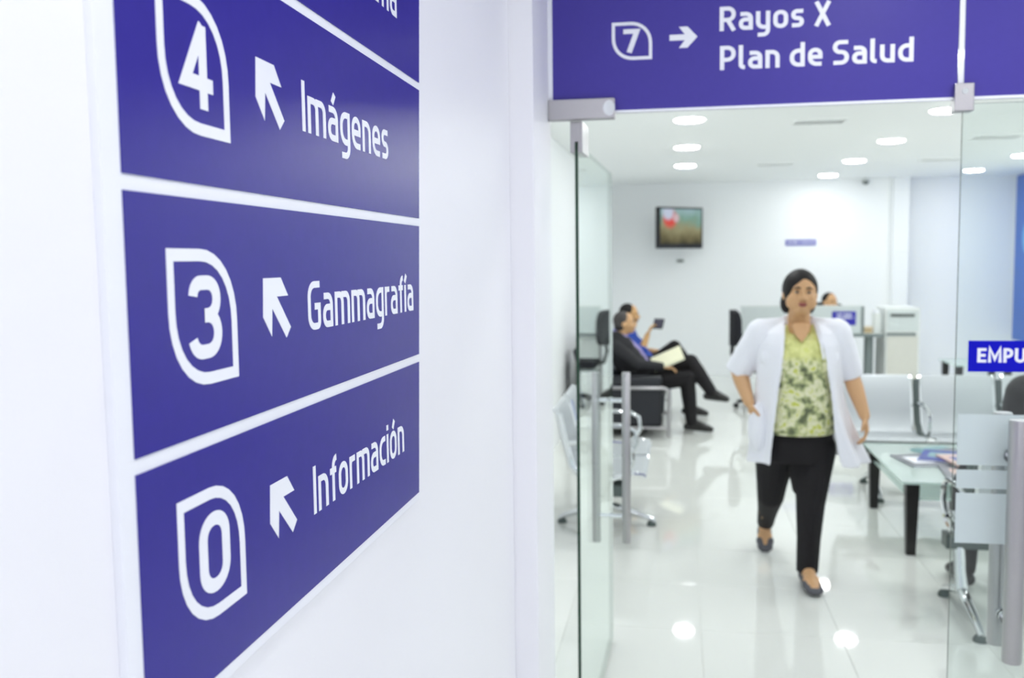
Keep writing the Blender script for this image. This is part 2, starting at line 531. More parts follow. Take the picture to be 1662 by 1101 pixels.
# ceiling lights: a grid of round downlights in the waiting room, more over the corridor
LIGHT_MAT = glow('lamp_diffuser', (.975, .99, .995), LAMP_ROOM)
HALL_MAT = glow('corridor_lamp_diffuser', (.96, .955, 1), LAMP_HALL)
def downlight(x, y, m, label, group):
    t = thing('ceiling_light', label, 'ceiling light', (x, y, CEIL_Z), 0, group)
    ring = MB()
    n = 28
    prof = ((.132, 0), (.132, -.006), (.124, -.010), (.112, -.008), (.112, 0))
    ring.rings([[V((r * math.cos(2 * PI * j / n), r * math.sin(2 * PI * j / n), z)) for j in range(n)] for r, z in prof], caps=False)
    ring.build('trim_ring', CEIL, t, smooth=True)
    MB().lathe(((.111, -.001), (.110, -.010), (.100, -.016), (.070, -.020), (.03, -.021)), 28).build('diffuser', m, t)
    return t
seen = {(0, 7.33): 'round ceiling light in the left row, nearest to the glass header', (0, 9.12): 'round ceiling light in the left row, between two others',
        (0, 10.92): 'round ceiling light in the left row, nearest to the wall television',
        (1, 7.33): 'round ceiling light half hidden by the steel clip under the header', (1, 9.12): 'round ceiling light in the middle row, second from the glass header',
        (1, 10.92): 'round ceiling light in the middle row, third from the glass header', (1, 12.75): 'round ceiling light in the middle row, closest to the back wall',
        (2, 10.85): 'round ceiling light cut off by the edge of the photo beside the blue wall', (2, 12.55): 'round ceiling light near the blue wall panel, seen through the glass door'}
for k, x in enumerate((.093, 1.91, 3.6)):
    for y in (3.75, 5.54, 7.33, 9.12, 10.92, 12.75) if k < 2 else (3.75, 5.54, 7.33, 9.12, 10.85, 12.55):
        if k == 0 and y > 12: continue
        hid = y < 7 or (k == 2 and y < 10)
        downlight(x, y, LIGHT_MAT, seen.get((k, y), 'round white ceiling light hidden above the blue header'), 'hidden waiting room ceiling lights' if hid else 'round ceiling lights of the waiting room')
for x in (.15, 1.5):
    for y in (-2.2, -.7, .5, 2.1):
        downlight(x + {.5: -.13, 2.1: .5}.get(y, 0) * (x < 1), y, HALL_MAT, 'round white corridor ceiling light above the camera', 'corridor ceiling lights')

def vent(x, y, label):
    t = thing('ceiling_vent', label, 'air vent', (x, y, CEIL_Z), 0, 'slim air vents in the ceiling')
    f = MB()
    f.box((-.20, -.10, -.012), (.20, -.085, 0)); f.box((-.20, .085, -.012), (.20, .10, 0))
    f.box((-.20, -.085, -.012), (-.185, .085, 0)); f.box((.185, -.085, -.012), (.20, .085, 0))
    f.build('frame', CEIL, t)
    MB().box((-.185, -.085, -.003), (.185, .085, -.001)).build('backing', GREYM, t)
    for k in range(5):
        R_ = M.Translation((0, -.068 + k * .034, -.008)) @ M.Rotation(.6, 4, 'X')
        MB().box((-.185, -.010, -.001), (.185, .010, .001), M_=R_).build('slat', CEIL, t)
vent(1.08, 7.7, 'slim ceiling air vent nearest to the glass header, between two light rows')
vent(1.09, 11.1, 'small faint ceiling air vent far back between the two light rows')
vent(2.78, 9.1, 'ceiling air vent seen through the fixed glass, nearer of the right two')
vent(2.82, 11.05, 'faint ceiling air vent far back, to the left of the glass joint')
t = thing('security_camera', 'small grey dome camera high on the back wall under the ceiling', 'camera', (2.5, BACK - .06, 2.63))
MB().lathe(((.05, .03), (.05, .05), (.03, .06)), 16).build('mount', PLASTW, t)
MB().ell((0, 0, .025), (.042, .042, .042)).build('dome', GREYM, t, smooth=True)

# ------------------------------------------------------------------ directory sign on the near wall
SX = -.45
sign = thing('directory_sign', 'large white wall sign with blue violet rows of numbers, arrows and departments', 'sign', (SX, 1.15, 1.26))
def wall3(base): return lambda u, v, d: V((SX + base + d, u, v))
def edge_y(z): return 1.565 + (z - 1.261) * .0752               # its far edge runs out slightly towards the top
MB().prism([(.684, 1.2455), (edge_y(1.2455) + .012, 1.2455), (edge_y(2.44) + .012, 2.44), (.672, 2.44)], wall3(0), .008).build('backing_board', BOARD, sign, world=True, bevel=.001)
rows = ((1.2590, 1.4855, '0', 'Información', 1.478), (1.4990, 1.7205, '3', 'Gammagrafía', 1.551), (1.7340, 1.9555, '4', 'Imágenes', 1.428), (1.9685, 2.190, '5', 'Tomografía', 1.490))
for z0, z1, num, text, tx1 in rows:
    P = MB().prism([(.7055, z0), (edge_y(z0), z0), (edge_y(z1), z1), (.7055, z1)], wall3(.008), .0012).build('row_panel', VINYL, sign, world=True)
    f3 = wall3(.0092)
    b = z0 + (.000 if num != '0' else .012)
    badge_outline(.766, .897, b + .046, b + .175, .0115, f3, .0004).build('badge_outline', WHITEV, P, world=True)
    lettering(num, .803, .864, b + .071, .079, f3, .0004, w=.172).build('numeral', WHITEV, P, world=True)
    ar = [(.962, .1445), (.959, .1025), (.980, .080), (.983, .111), (1.0195, .0755), (1.0325, .087), (.996, .1235), (1.027, .1235), (1.008, .1445)]
    MB().prism([(u, b + v) for u, v in ar], f3, .0004).build('arrow', WHITEV, P, world=True)
    lettering(text, 1.086, tx1, b + (.078 if num != '4' else .083), .060, f3, .0004, w=.138, gap=.125).build('lettering', WHITEV, P, world=True)

# ------------------------------------------------------------------ glass front: header panels, doors
def pane(mb_a, mb_b, axis, name, parent, m=None):
    """glass slab: clear faces, green edges. axis = its thin direction"""
    sides = [1] * 6
    pr = {'z': (0, 1), 'y': (2, 3), 'x': (4, 5)}[axis]
    for k in pr: sides[k] = 0
    return MB().box(mb_a, mb_b, sides=sides).build(name, [m or CLEAR, EDGE], parent, world=True)
def gl3(base): return lambda u, v, d: V((u, GLASS + base - d, v))
def frame_quad(u0, u1, v0, v1, f3, d): return MB().prism([(u0, v0), (u1, v0), (u1, v1), (u0, v1)], f3, d)

HB = 2.096
hd = thing('header_panel', 'blue violet glass panel over the doorway with number seven and arrow', 'sign', (.2, GLASS, HB))
pane((-.384, GLASS - .005, HB), (.782, GLASS + .005, CEIL_Z), 'y', 'glass_pane', hd)
vy = frame_quad(-.371, .7805, HB + .008, CEIL_Z, gl3(-.005), .001).build('vinyl', HVINYL, hd, world=True)
frame_quad(-.384, .782, HB, HB + .008, gl3(-.005), .0012).build('edge_strip', WHITEV, hd, world=True)
frame_quad(-.3835, -.371, HB + .008, CEIL_Z, gl3(-.005), .0008).build('side_strip', BOARD, hd, world=True)
g3 = gl3(-.006)
badge_outline(-.192, -.073, 2.250, 2.361, .0095, g3, .0005).build('badge_outline', WHITEV, vy, world=True)
lettering('7', -.158, -.110, 2.272, .068, g3, .0005, w=.2).build('numeral', WHITEV, vy, world=True)
MB().prism([(-.022, 2.300), (.022, 2.300), (.005, 2.278), (.030, 2.278), (.059, 2.3085), (.030, 2.339), (.005, 2.339), (.022, 2.317), (-.022, 2.317)], g3, .0005).build('arrow', WHITEV, vy, world=True)
words('Rayos X', .1225, .4355, 2.3205, .069, g3, .0005, .165, .115, vy)
words('Plan de Salud', .124, .6615, 2.2085, .069, g3, .0005, .165, .115, vy)
# hinge fitting at the wall
fit = MB()
n = 14
out = [(-.383, 2.080), (-.186, 2.080), (-.183, 2.083), (-.183, 2.137), (-.186, 2.140), (-.383, 2.140)]
fit.prism(out, gl3(-.005), .016)
fit.prism(out, lambda u, v, d: V((u, GLASS + .005 + d, v)), .016)
fit.build('hinge_fitting', STEEL, hd, world=True, bevel=.002, label='long brushed steel fitting')
sc_ = MB()
sc_.prism([(-.200 + .018 * math.cos(a), 2.110 + .022 * math.sin(a)) for a in [2 * PI * k / 20 for k in range(20)]], gl3(-.0212), .0015)
sc_.build('fitting_inset', CHROME, hd, world=True)

hd2 = thing('header_panel', 'blue violet glass header panel cut off at the top corner, right of the white joint', 'sign', (1.4, GLASS, HB))
pane((.796, GLASS - .005, HB), (2.02, GLASS + .005, CEIL_Z), 'y', 'glass_pane', hd2)
vy2 = frame_quad(.7975, 2.018, HB + .008, CEIL_Z, gl3(-.005), .001).build('vinyl', HVINYL, hd2, world=True)
frame_quad(.797, 2.02, HB, HB + .008, gl3(-.005), .0012).build('edge_strip', WHITEV, hd2, world=True)
frame_quad(.7825, .7955, HB + .04, CEIL_Z, gl3(-.003), .003).build('joint_strip', WHITEV, hd2, world=True)
MB().prism([(.9735, 2.216), (.99, 2.216), (.99, 2.228), (.9735, 2.228)], g3, .0005).build('lettering', WHITEV, vy2, world=True)
MB().prism([(.9775, 2.328), (.99, 2.324), (.99, 2.346), (.9775, 2.341)], g3, .0005).build('lettering', WHITEV, vy2, world=True)
cl = MB()
cl.box((.770, GLASS - .022, 2.062), (.822, GLASS + .022, 2.140))
cl.build('corner_clip', STEEL, hd2, world=True, bevel=.003, label='square brushed steel clip with a screw')
bs = MB()
bs.prism([(.797 + .009 * math.cos(2 * PI * k / 16), 2.118 + .009 * math.sin(2 * PI * k / 16)) for k in range(16)], gl3(-.022), .002)
bs.build('screw', CHROME, hd2, world=True)

# open leaf, swung into the waiting room
d1 = thing('door_1', None, None, (-.302, 2.91, 0)); d1['kind'] = 'structure'
DH = 2.045
LEAF = 1.09
ang = math.atan2(.030, LEAF)
d1.rotation_euler = (0, 0, 0)
def leaf_pt(u, off, z): return V((-.302 + u * math.sin(ang) + off * math.cos(ang), 2.915 + u * math.cos(ang) - off * math.sin(ang), z))
lm = MB()
vs = [leaf_pt(u, o, z) for z in (.015, DH - .03) for o in (-.005, .005) for u in (0, LEAF)]
lm.add(vs, [[0, 1, 3, 2], [4, 6, 7, 5], [0, 2, 6, 4], [1, 5, 7, 3]], 1)
lm.add(vs, [[0, 4, 5, 1], [2, 3, 7, 6]], 0)
lm.build('glass_pane', [CLEAR, EDGE], d1, world=True)
pf = MB()
for s in (-1, 1):
    vs = [leaf_pt(u, s * o, z) for z in (1.985, 2.078) for o in (.005, .019) for u in (-.004, .15)]
    pf.add(vs, [[0, 1, 3, 2], [4, 6, 7, 5], [0, 2, 6, 4], [1, 5, 7, 3], [0, 4, 5, 1], [2, 3, 7, 6]])
pf.add([leaf_pt(u, o, z) for z in (2.017, 2.078) for o in (-.006, .006) for u in (-.005, .15)], [[0, 1, 3, 2], [4, 6, 7, 5], [0, 2, 6, 4], [1, 5, 7, 3], [0, 4, 5, 1], [2, 3, 7, 6]])
pf.build('pivot_fitting', STEEL, d1, world=True, bevel=.0015, label='steel pivot fitting')
for s, nm in ((1, 'near'), (-1, 'far')):
    hb = MB()
    hb.tube([leaf_pt(LEAF - .075, s * .068, z) for z in (.462, .464, 1.186, 1.188)], [.0165, .018, .018, .0165], 20)
    H_ = hb.build('handle_bar', STEEL, d1, world=True, smooth=True)
    for z in (.578, 1.07):
        MB().tube([leaf_pt(LEAF - .075, s * .005, z), leaf_pt(LEAF - .075, s * .012, z), leaf_pt(LEAF - .075, s * .0121, z), leaf_pt(LEAF - .075, s * .052, z)], [.014, .014, .010, .010], 14).build('standoff', CHROME, H_, world=True, smooth=True)

# fixed / closed leaf with frosted bands, push sign and handle
d2 = thing('door_2', None, None, (1.4, GLASS, 0)); d2['kind'] = 'structure'
pane((.797, GLASS - .005, .012), (2.0, GLASS + .005, 2.085), 'y', 'glass_pane', d2, CLEAR2)
for a, b_ in ((1.049, 1.198), (.980, 1.035), (.817, .966)):
    frame_quad(.806, 1.98, a, b_, gl3(-.005), .0006).build('frosted_band', FROST, d2, world=True)
ps = frame_quad(.829, 1.06, 1.3225, 1.4125, gl3(-.005), .001).build('push_sign', BLUE, d2, world=True, label='royal blue push sign')
lettering('EMPUJE', .8535, 1.036, 1.3495, .0415, gl3(-.006), .0005, w=.2, gap=.1).build('lettering', WHITEV, ps, world=True)
for s in (-1, 1):
    y = GLASS + s * .068
    H_ = MB().tube([(.951, y, z) for z in (.490, .494, 1.190, 1.194)], [.025, .0265, .0265, .025], 24).build('handle_bar', STEEL, d2, world=True, smooth=True)
    for z in (.60, 1.08):
        MB().tube([(.951, GLASS + s * .005, z), (.951, GLASS + s * .012, z), (.951, GLASS + s * .0121, z), (.951, GLASS + s * .045, z)], [.02, .02, .012, .012], 14).build('standoff', CHROME, H_, world=True, smooth=True)

# ------------------------------------------------------------------ furniture
def bench_unit(name, label, seats, loc, rz, legs, group=None, bracket=None):
    """beam seating: perforated shells with chrome rims on a dark beam. local: facing -y, running along +x from 0"""
    t = thing(name, label, 'bench', loc, rz, group)
    P = .55
    MB().box((-.02, -.14, .305), (seats * P + .02, -.05, .372)).build('beam', DARKSTEEL, t, bevel=.004)
    prof = [(-.27, .412), (-.255, .428), (-.20, .430), (-.08, .412), (.06, .398), (.12, .410), (.15, .45), (.175, .55), (.205, .68), (.228, .755), (.245, .79), (.265, .797)]
    for k in range(seats):
        x0, x1 = k * P + .03, (k + 1) * P - .03
        sh = MB()
        fr = [[V((x, y, z)) for x, (y, z) in [(x_, p) for x_ in (x0, x1)]] for p in [0]] if False else None
        rings = []
        for i, (y, z) in enumerate(prof):
            a = V(prof[max(i - 1, 0)]); b2 = V(prof[min(i + 1, len(prof) - 1)])
            d = (b2 - a).normalized(); nrm = V((-d.y, d.x)) * .006
            rings.append([V((x0, y - nrm.x, z - nrm.y)), V((x1, y - nrm.x, z - nrm.y)), V((x1, y + nrm.x, z + nrm.y)), V((x0, y + nrm.x, z + nrm.y))])
        sh.rings(rings)
        S_ = sh.build('seat_shell', PERF, t, smooth=True)
        for x in (x0, x1):
            MB().tube([(x, y, z) for y, z in prof], .011, 8).build('rim', CHROME, S_, smooth=True)
        for x in (k * P, ):
            pass
    for k in range(seats + 1):
        x = k * P
        MB().tube([(x, -.02, .385), (x, .08, .40), (x, .15, .47), (x, .185, .60), (x, .215, .73), (x, .225, .775)], .019, 8).build('bracket', bracket or DARKSTEEL, t, smooth=True)
        if True:
            MB().tube([(x, .19, .60), (x, .05, .625), (x, -.13, .615), (x, -.19, .58), (x, -.20, .50), (x, -.15, .42), (x, -.05, .39)], .013, 8).build('armrest', CHROME, t, smooth=True)
    for x in legs:
        L_ = MB().tube([(x, -.07, .31), (x, -.04, .20), (x, -.01, .12)], [.024, .024, .03], 12).build('leg', CHROME, t, smooth=True)
        ft = MB()
        ft.tube([(x, -.31, .028), (x, -.28, .045), (x, -.12, .10), (x, -.01, .125), (x, .10, .10), (x, .26, .045), (x, .29, .028)], [.014, .018, .022, .026, .022, .018, .014], 10)
        ft.build('foot_bar', CHROME, L_, smooth=True)
        for y in (-.29, .27):
            MB().lathe(((.03, 0), (.03, .012), (.018, .03)), 14, (x, y, 0)).build('glide', DARKSTEEL, L_, smooth=True)
    return t
bench_unit('beam_bench', 'perforated metal beam bench behind the glass coffee table, facing the doorway', 4, (1.135, 6.88, 0), 0, (.22, 1.98))
bench_unit('beam_bench', 'perforated metal beam bench seen end on beside the open glass door', 2, (-.44, 5.33, 0), PI / 2, (.5,), bracket=CHROME)
bench_unit('beam_bench', 'metal beam bench under the person with black hair, behind the frosted door', 4, (3.45, 4.49, 0), PI, (.3, 2.16))
# ^ rotated half a turn: it faces the coffee table

def glass_table(label, loc, sx, sy, h, shelf, group=None):
    t = thing('glass_table', label, 'table', loc, 0, group)
    tb = MB().box((-.03, -.03, h - .012), (sx + .03, sy + .03, h), sides=[0, 0, 1, 1, 1, 1])
    tb.build('glass_top', [TABLEGL, TABLEEDGE], t, bevel=0)
    if shelf:
        MB().box((.02, .02, h - .11), (sx - .02, sy - .02, h - .1), sides=[0, 0, 1, 1, 1, 1]).build('glass_shelf', [TABLEGL, TABLEEDGE], t)
    for x in (.03, sx - .03):
        for y in (.03, sy - .03):
            a, b2 = .036, .024
            MB().rings([[V((x + q * k, y + p * k, z)) for q, p in ((-1, -1), (1, -1), (1, 1), (-1, 1))] for k, z in ((b2, 0), (a, h - .0125))]).build('leg', BLACKW, t, bevel=.003)
    return t
TABLEEDGE = mat('pale_green_glass_edge', (196, 220, 212), .2)
TABLEGL = mat('pale_table_glass', (230, 240, 237), .06, var=.01, spec=.6)
_n = TABLEGL.node_tree.nodes; _l = TABLEGL.node_tree.links
_t = _n.new('ShaderNodeBsdfTransparent'); _t.inputs[0].default_value = (.94, .98, .965, 1)
_m = _n.new('ShaderNodeMixShader'); _m.inputs[0].default_value = .45
_l.new(_n['Principled BSDF'].outputs[0], _m.inputs[1]); _l.new(_t.outputs[0], _m.inputs[2]); _l.new(_m.outputs[0], _n['Material Output'].inputs[0])
glass_table('low glass coffee table with tapered black legs and magazines on it', (1.255, 5.41, 0), .56, 1.06, .42, True)
glass_table('small glass side table with black legs near the far right corner', (3.04, 11.0, 0), .56, .60, .45, False)

mags = [(1.46, 5.95, .2, MAGG, 'grey and white magazine lying alone at the left of the pile'), (1.60, 6.02, -.35, MAGB, 'dark blue magazine in the middle of the coffee table'),
        (1.70, 5.86, .15, PINK, 'pinkish magazine on top of the pile beside the frosted door'), (1.62, 5.62, -.1, MAGG, 'grey magazine nearest to the front edge of the coffee table'),
        (1.66, 6.2, .5, MAGT, 'pale teal magazine at the back of the coffee table')]
for k, (x, y, a, m, lb) in enumerate(mags):
    zb = .42 + (0, .0114, .0228, 0, 0)[k]
    t = thing('magazine', lb, 'magazine', (x, y, zb), a, 'magazines on the coffee table')
    t.scale = (1.2, 1.2, 1)
    MB().box((-.10, -.135, 0), (.10, .135, .008)).build('pages', WHITEV, t)
    MB().box((-.103, -.138, .008), (.103, .138, .0105)).build('cover', m, t)
    MB().box((-.105, -.138, 0), (-.1025, .138, .0095)).build('spine', m, t)
    pic = MB().box((-.07, -.08 + .03 * (k % 2), .0105), (.03 + .02 * k, .07, .011)); pic.build('cover_picture', [WHITEV, MAGT, MAGB, PINK, MAGG][k], t)

def armchair(label, loc, group=None):
    """low black lounge chair with chrome side frames; faces +x, origin at the middle of its base"""
    t = thing('armchair', label, 'armchair', loc, 0, group)
    MB().box((-.30, -.27, .20), (.34, .27, .40)).build('seat_cushion', LEATHER, t, bevel=.03)
    bk = MB().box((-.06, -.27, 0), (.07, .27, .50), M_=M.Translation((-.33, 0, .34)) @ M.Rotation(-.28, 4, 'Y'))
    bk.build('backrest', LEATHER, t, bevel=.03)
    for s in (-1, 1):
        MB().box((-.36, s * .345 - .065, .10), (.32, s * .345 + .065, .57)).build('arm_cushion', LEATHER, t, bevel=.03)
        y = s * .425
        MB().tube([(-.40, y, .015), (-.40, y, .43), (-.385, y, .455), (-.36, y, .465), (.34, y, .465), (.365, y, .455), (.38, y, .43), (.38, y, .015)], .016, 10).build('chrome_frame', STEEL, t, smooth=True)
        MB().tube([(-.40, y, .095), (.38, y, .095)], .012, 8).build('lower_rail', STEEL, t, smooth=True)
    MB().box((-.3, -.29, .10), (.32, .29, .20)).build('base', LEATHER, t, bevel=.01)
    return t
armchair('black leatherette armchair with chrome frame under the man in a suit', (-.45, 9.15, 0))
armchair('black armchair of the person holding up a phone, behind the first armchair', (-.45, 10.08, 0))

# reception
ds = thing('reception_desk', 'long pale reception desk with a frosted screen at the back wall', 'desk', (1.5, 11, 0))
MB().box((.72, 10.95, .765), (2.26, 11.7, .80)).build('desk_top', PLASTW, ds, world=True, bevel=.003)
MB().box((.72, 10.935, .762), (2.26, 10.95, .80)).build('edge_band', DESKG, ds, world=True)
MB().box((.75, 11.0, .36), (1.96, 11.02, .765)).build('modesty_panel', PLASTW, ds, world=True)
MB().box((.75, 10.995, .34), (1.96, 11.025, .36)).build('panel_rail', DESKG, ds, world=True)
MB().tube([(2.13, 11.1, .02), (2.13, 11.1, .765)], .05, 16).build('leg', DESKG, ds, world=True, smooth=True)
MB().tube([(.80, 11.5, 0), (.80, 11.5, .765)], .03, 12).build('leg', STEEL, ds, world=True, smooth=True)
MB().tube([(2.2, 11.6, 0), (2.2, 11.6, .765)], .03, 12).build('leg', STEEL, ds, world=True, smooth=True)
MB().lathe(((.12, 0), (.12, .015), (.05, .03)), 20, (2.13, 11.1, 0)).build('leg_base', STEEL, ds, world=True, smooth=True)
SCREEN = mat('grey_screen_panel', (206, 214, 214), .4)
MB().box((.72, 10.97, .80), (2.03, 10.99, 1.10)).build('screen', SCREEN, ds, world=True, bevel=.002)
MB().box((.71, 10.965, 1.10), (2.04, 10.995, 1.112)).build('screen_cap', PLASTW, ds, world=True)
MB().box((2.02, 10.965, .80), (2.05, 10.995, 1.10)).build('screen_post', DESKG, ds, world=True)
dsg = thing('desk_sign', 'small blue violet sign with white text fixed to the desk screen', 'sign', (1.83, 10.969, .97))
DSV = mat('desk_sign_blue', (44, 40, 168), .5)
sp3 = lambda u, v, d: V((u, 10.969 - d, v))
P = frame_quad(1.71, 1.962, .892, 1.045, sp3, .005).build('plate', DSV, dsg, world=True, bevel=.001)
lt = MB()
random.seed(3)
for v, h_ in ((1.0, .02), (.965, .02), (.93, .02)):
    u = 1.755
    while u < (1.93 if v > .94 else 1.85):
        w_ = random.choice((.008, .012, .014))
        lt.prism([(u, v), (u + w_, v), (u + w_, v + h_), (u, v + h_)], lambda a, b, d: V((a, 10.964 - d, b)), .001)
        u += w_ + random.choice((.004, .004, .012))
lt.build('lettering', WHITEV, dsg, world=True)

cb = thing('cabinet', 'pale cabinet with a dark slot standing right of the reception desk', 'cabinet', (2.41, 11.2, 0))
MB().box((2.28, 10.98, .0), (2.64, 11.5, 1.08)).build('body', PLASTW, cb, world=True, bevel=.006)
MB().box((2.30, 10.972, .83), (2.62, 10.985, 1.05)).build('upper_door', SCREEN, cb, world=True, bevel=.002)
MB().box((2.30, 10.972, .06), (2.62, 10.985, .765)).build('lower_door', mat('warm_grey_laminate', (208, 208, 200), .5), cb, world=True, bevel=.002)
MB().box((2.33, 10.962, .985), (2.58, 10.975, 1.015)).build('slot', GREYM, cb, world=True)
MB().box((2.29, 10.97, .775), (2.60, 10.985, .805)).build('shelf_edge', DESKG, cb, world=True)
bx = thing('paper_box', 'small tan box on the reception desk beside the cabinet', 'box', (2.10, 11.05, .80))
MB().box((-.05, -.04, 0), (.05, .04, .07)).build('box_body', mat('tan_card', (196, 176, 140), .7), bx, bevel=.003)
MB().box((-.053, -.043, .055), (.053, .043, .073)).build('lid', mat('pale_card', (220, 206, 180), .7), bx, bevel=.003)
mon = thing('document_tray', 'white upright document holder on the desk next to the cabinet', 'tray', (2.2, 11.1, .80))
MB().box((-.03, -.08, 0), (.03, .08, .22)).build('holder', PLASTW, mon, bevel=.004)
MB().box((-.022, -.07, .22), (.022, .07, .26)).build('papers', WHITEV, mon)

def office_chair(label, loc, rz):
    t = thing('office_chair', label, 'office chair', loc, rz)
    MB().box((-.23, -.23, .44), (.23, .23, .52)).build('seat', NAVY, t, bevel=.03)
    MB().rings([[V((x, .24 + .05 * (1 - (x / .22) ** 2) + dy, z)) for x, dy in ((-w, 0), (-w * .5, 0), (0, 0), (w * .5, 0), (w, 0), (w, .06), (w * .5, .07), (0, .07), (-w * .5, .07), (-w, .06))] for w, z in ((.15, .70), (.21, .74), (.225, .85), (.22, .98), (.18, 1.06), (.10, 1.085))]).build('backrest', NAVY, t, smooth=True)
    MB().tube([(0, .15, .46), (0, .30, .50), (0, .33, .62), (0, .31, .80)], .022, 8).build('back_post', BLACKP, t, smooth=True)
    MB().tube([(0, 0, .10), (0, 0, .44)], .028, 12).build('gas_post', DARKSTEEL, t, smooth=True)
    for k in range(5):
        a = 2 * PI * k / 5 + .3
        L_ = MB().tube([(0, 0, .11), (.14 * math.cos(a), .14 * math.sin(a), .10), (.27 * math.cos(a), .27 * math.sin(a), .075)], [.03, .024, .018], 8).build('base_arm', BLACKP, t, smooth=True)
        MB().ell((.28 * math.cos(a), .28 * math.sin(a), .032), (.032, .032, .032), n=12, m=8).build('caster', BLACKP, L_, smooth=True)
    return t
office_chair('black office chair turned sideways in front of the left end of the reception desk', (.93, 10.58, 0), PI / 2)
office_chair('office chair of the receptionist behind the desk screen', (1.84, 11.98, 0), 0)

# wall television on a swivel arm
tv = thing('television', 'flat black television on a swivel arm high on the back wall', 'television', (.045, 12.95, 2.062), .74)
MB().box((-.395, -.02, -.275), (.395, .045, .275)).build('casing', BLACKP, tv, bevel=.008)
def screen_mat():
    m = glow('television_picture', (1, 1, 1), .75)
    n, l = m.node_tree.nodes, m.node_tree.links
    e = n['Emission']
    tc = n.new('ShaderNodeTexCoord'); sx = n.new('ShaderNodeSeparateXYZ'); l.new(tc.outputs['Object'], sx.inputs[0])
    nz = n.new('ShaderNodeTexNoise'); nz.inputs['Scale'].default_value = 5; l.new(tc.outputs['Object'], nz.inputs['Vector'])
    r = n.new('ShaderNodeValToRGB'); el = r.color_ramp.elements
    el[0].position = 0; el[0].color = (*lin((60, 62, 52)), 1); el[1].position = 1; el[1].color = (*lin((176, 206, 214)), 1)
    for p, c in ((.28, (128, 122, 92)), (.5, (168, 164, 128)), (.72, (140, 178, 162))):
        q = el.new(p); q.color = (*lin(c), 1)
    a = n.new('ShaderNodeMath'); a.operation = 'MULTIPLY_ADD'; a.inputs[1].default_value = .5; l.new(nz.outputs['Fac'], a.inputs[0])
    b = n.new('ShaderNodeMapRange'); b.inputs[1].default_value = -.25; b.inputs[2].default_value = .25; b.inputs[3].default_value = -.2; b.inputs[4].default_value = .7
    l.new(sx.outputs['Z'], b.inputs[0]); l.new(b.outputs[0], a.inputs[2]); l.new(a.outputs[0], r.inputs[0])
    col = r.outputs[0]
    for (cx_, cz, rad, c) in ((-.2, .12, .15, (236, 96, 88)), (-.23, .20, .12, (214, 224, 244)), (-.09, .13, .07, (228, 200, 205))):
        d = n.new('ShaderNodeVectorMath'); d.operation = 'DISTANCE'; d.inputs[1].default_value = (cx_, -.022, cz); l.new(tc.outputs['Object'], d.inputs[0])
        mr = n.new('ShaderNodeMapRange'); mr.inputs[1].default_value = rad; mr.inputs[2].default_value = rad * .55; l.new(d.outputs['Value'], mr.inputs[0])
        mx = n.new('ShaderNodeMix'); mx.data_type = 'RGBA'; l.new(mr.outputs[0], mx.inputs[0]); l.new(col, mx.inputs[6]); mx.inputs[7].default_value = (*lin(c), 1)
        col = mx.outputs[2]
    l.new(col, e.inputs[0])
    return m
MB().box((-.365, -.023, -.215), (.365, -.0205, .25)).build('screen', screen_mat(), tv)
tvl = lambda x, y, z: M.Rotation(-.74, 3, 'Z') @ V((x - .045, y - 12.95, z))
MB().tube([(0, .04, 0), tvl(.30, 13.2, 0), tvl(.12, BACK - .03, 0)], .025, 8).build('wall_arm', BLACKP, tv, smooth=True)
MB().add([tvl(x, y, z) for x in (.02, .22) for y in (BACK - .03, BACK) for z in (-.12, .12)], [[0, 1, 3, 2], [4, 6, 7, 5], [0, 4, 5, 1], [2, 3, 7, 6], [0, 2, 6, 4], [1, 5, 7, 3]]).build('wall_plate', BLACKP, tv)
wb = thing('wall_box', 'small pale socket box on the wall under the television', 'socket', (.05, BACK, 1.62))
MB().box((-.06, -.035, -.03), (.06, 0, .03)).build('box_body', PLASTW, wb, bevel=.004)
MB().box((-.04, -.038, -.015), (.04, -.034, .015)).build('socket_face', GREYM, wb)

ws = thing('wall_sign', 'slim blue violet sign with white text on the back wall', 'sign', (1.675, BACK, 1.85))
WSV = mat('wall_sign_blue', (70, 66, 176), .5)
frame_quad(-.20, .20, -.038, .038, lambda u, v, d: V((u, -d, v)), .008).build('plate', WSV, ws, bevel=.001)
lt = MB(); u = -.175
while u < .165:
    w_ = random.choice((.009, .013, .015))
    lt.prism([(u, -.014), (u + w_, -.014), (u + w_, .016), (u, .016)], lambda a, b, d: V((a, -.008 - d, b)), .001)
    u += w_ + random.choice((.006, .006, .014))
lt.build('lettering', WHITEV, ws)

bp = thing('blue_wall_panel', 'tall bright blue panel covering the right wall of the waiting room', 'panel', (RR - .02, 11.8, .52))
MB().box((-.012, .5, 0), (.018, 1.80, CEIL_Z - .53)).build('board', POSTER, bp, bevel=.002)
for y, z, r in ((1.35, 1.35, .22), (1.2, .95, .15)):  # pale discs: lighter glows of the lit panel, painted as plain colour
    MB().prism([(y + r * .8 * math.cos(2 * PI * k / 24), z + r * math.sin(2 * PI * k / 24)) for k in range(24)], lambda u, v, d: V((-.012 - d, u, v)), .001).build('painted_glow', mat('pale_blue_glow_paint', (110, 180, 236), .5), bp)

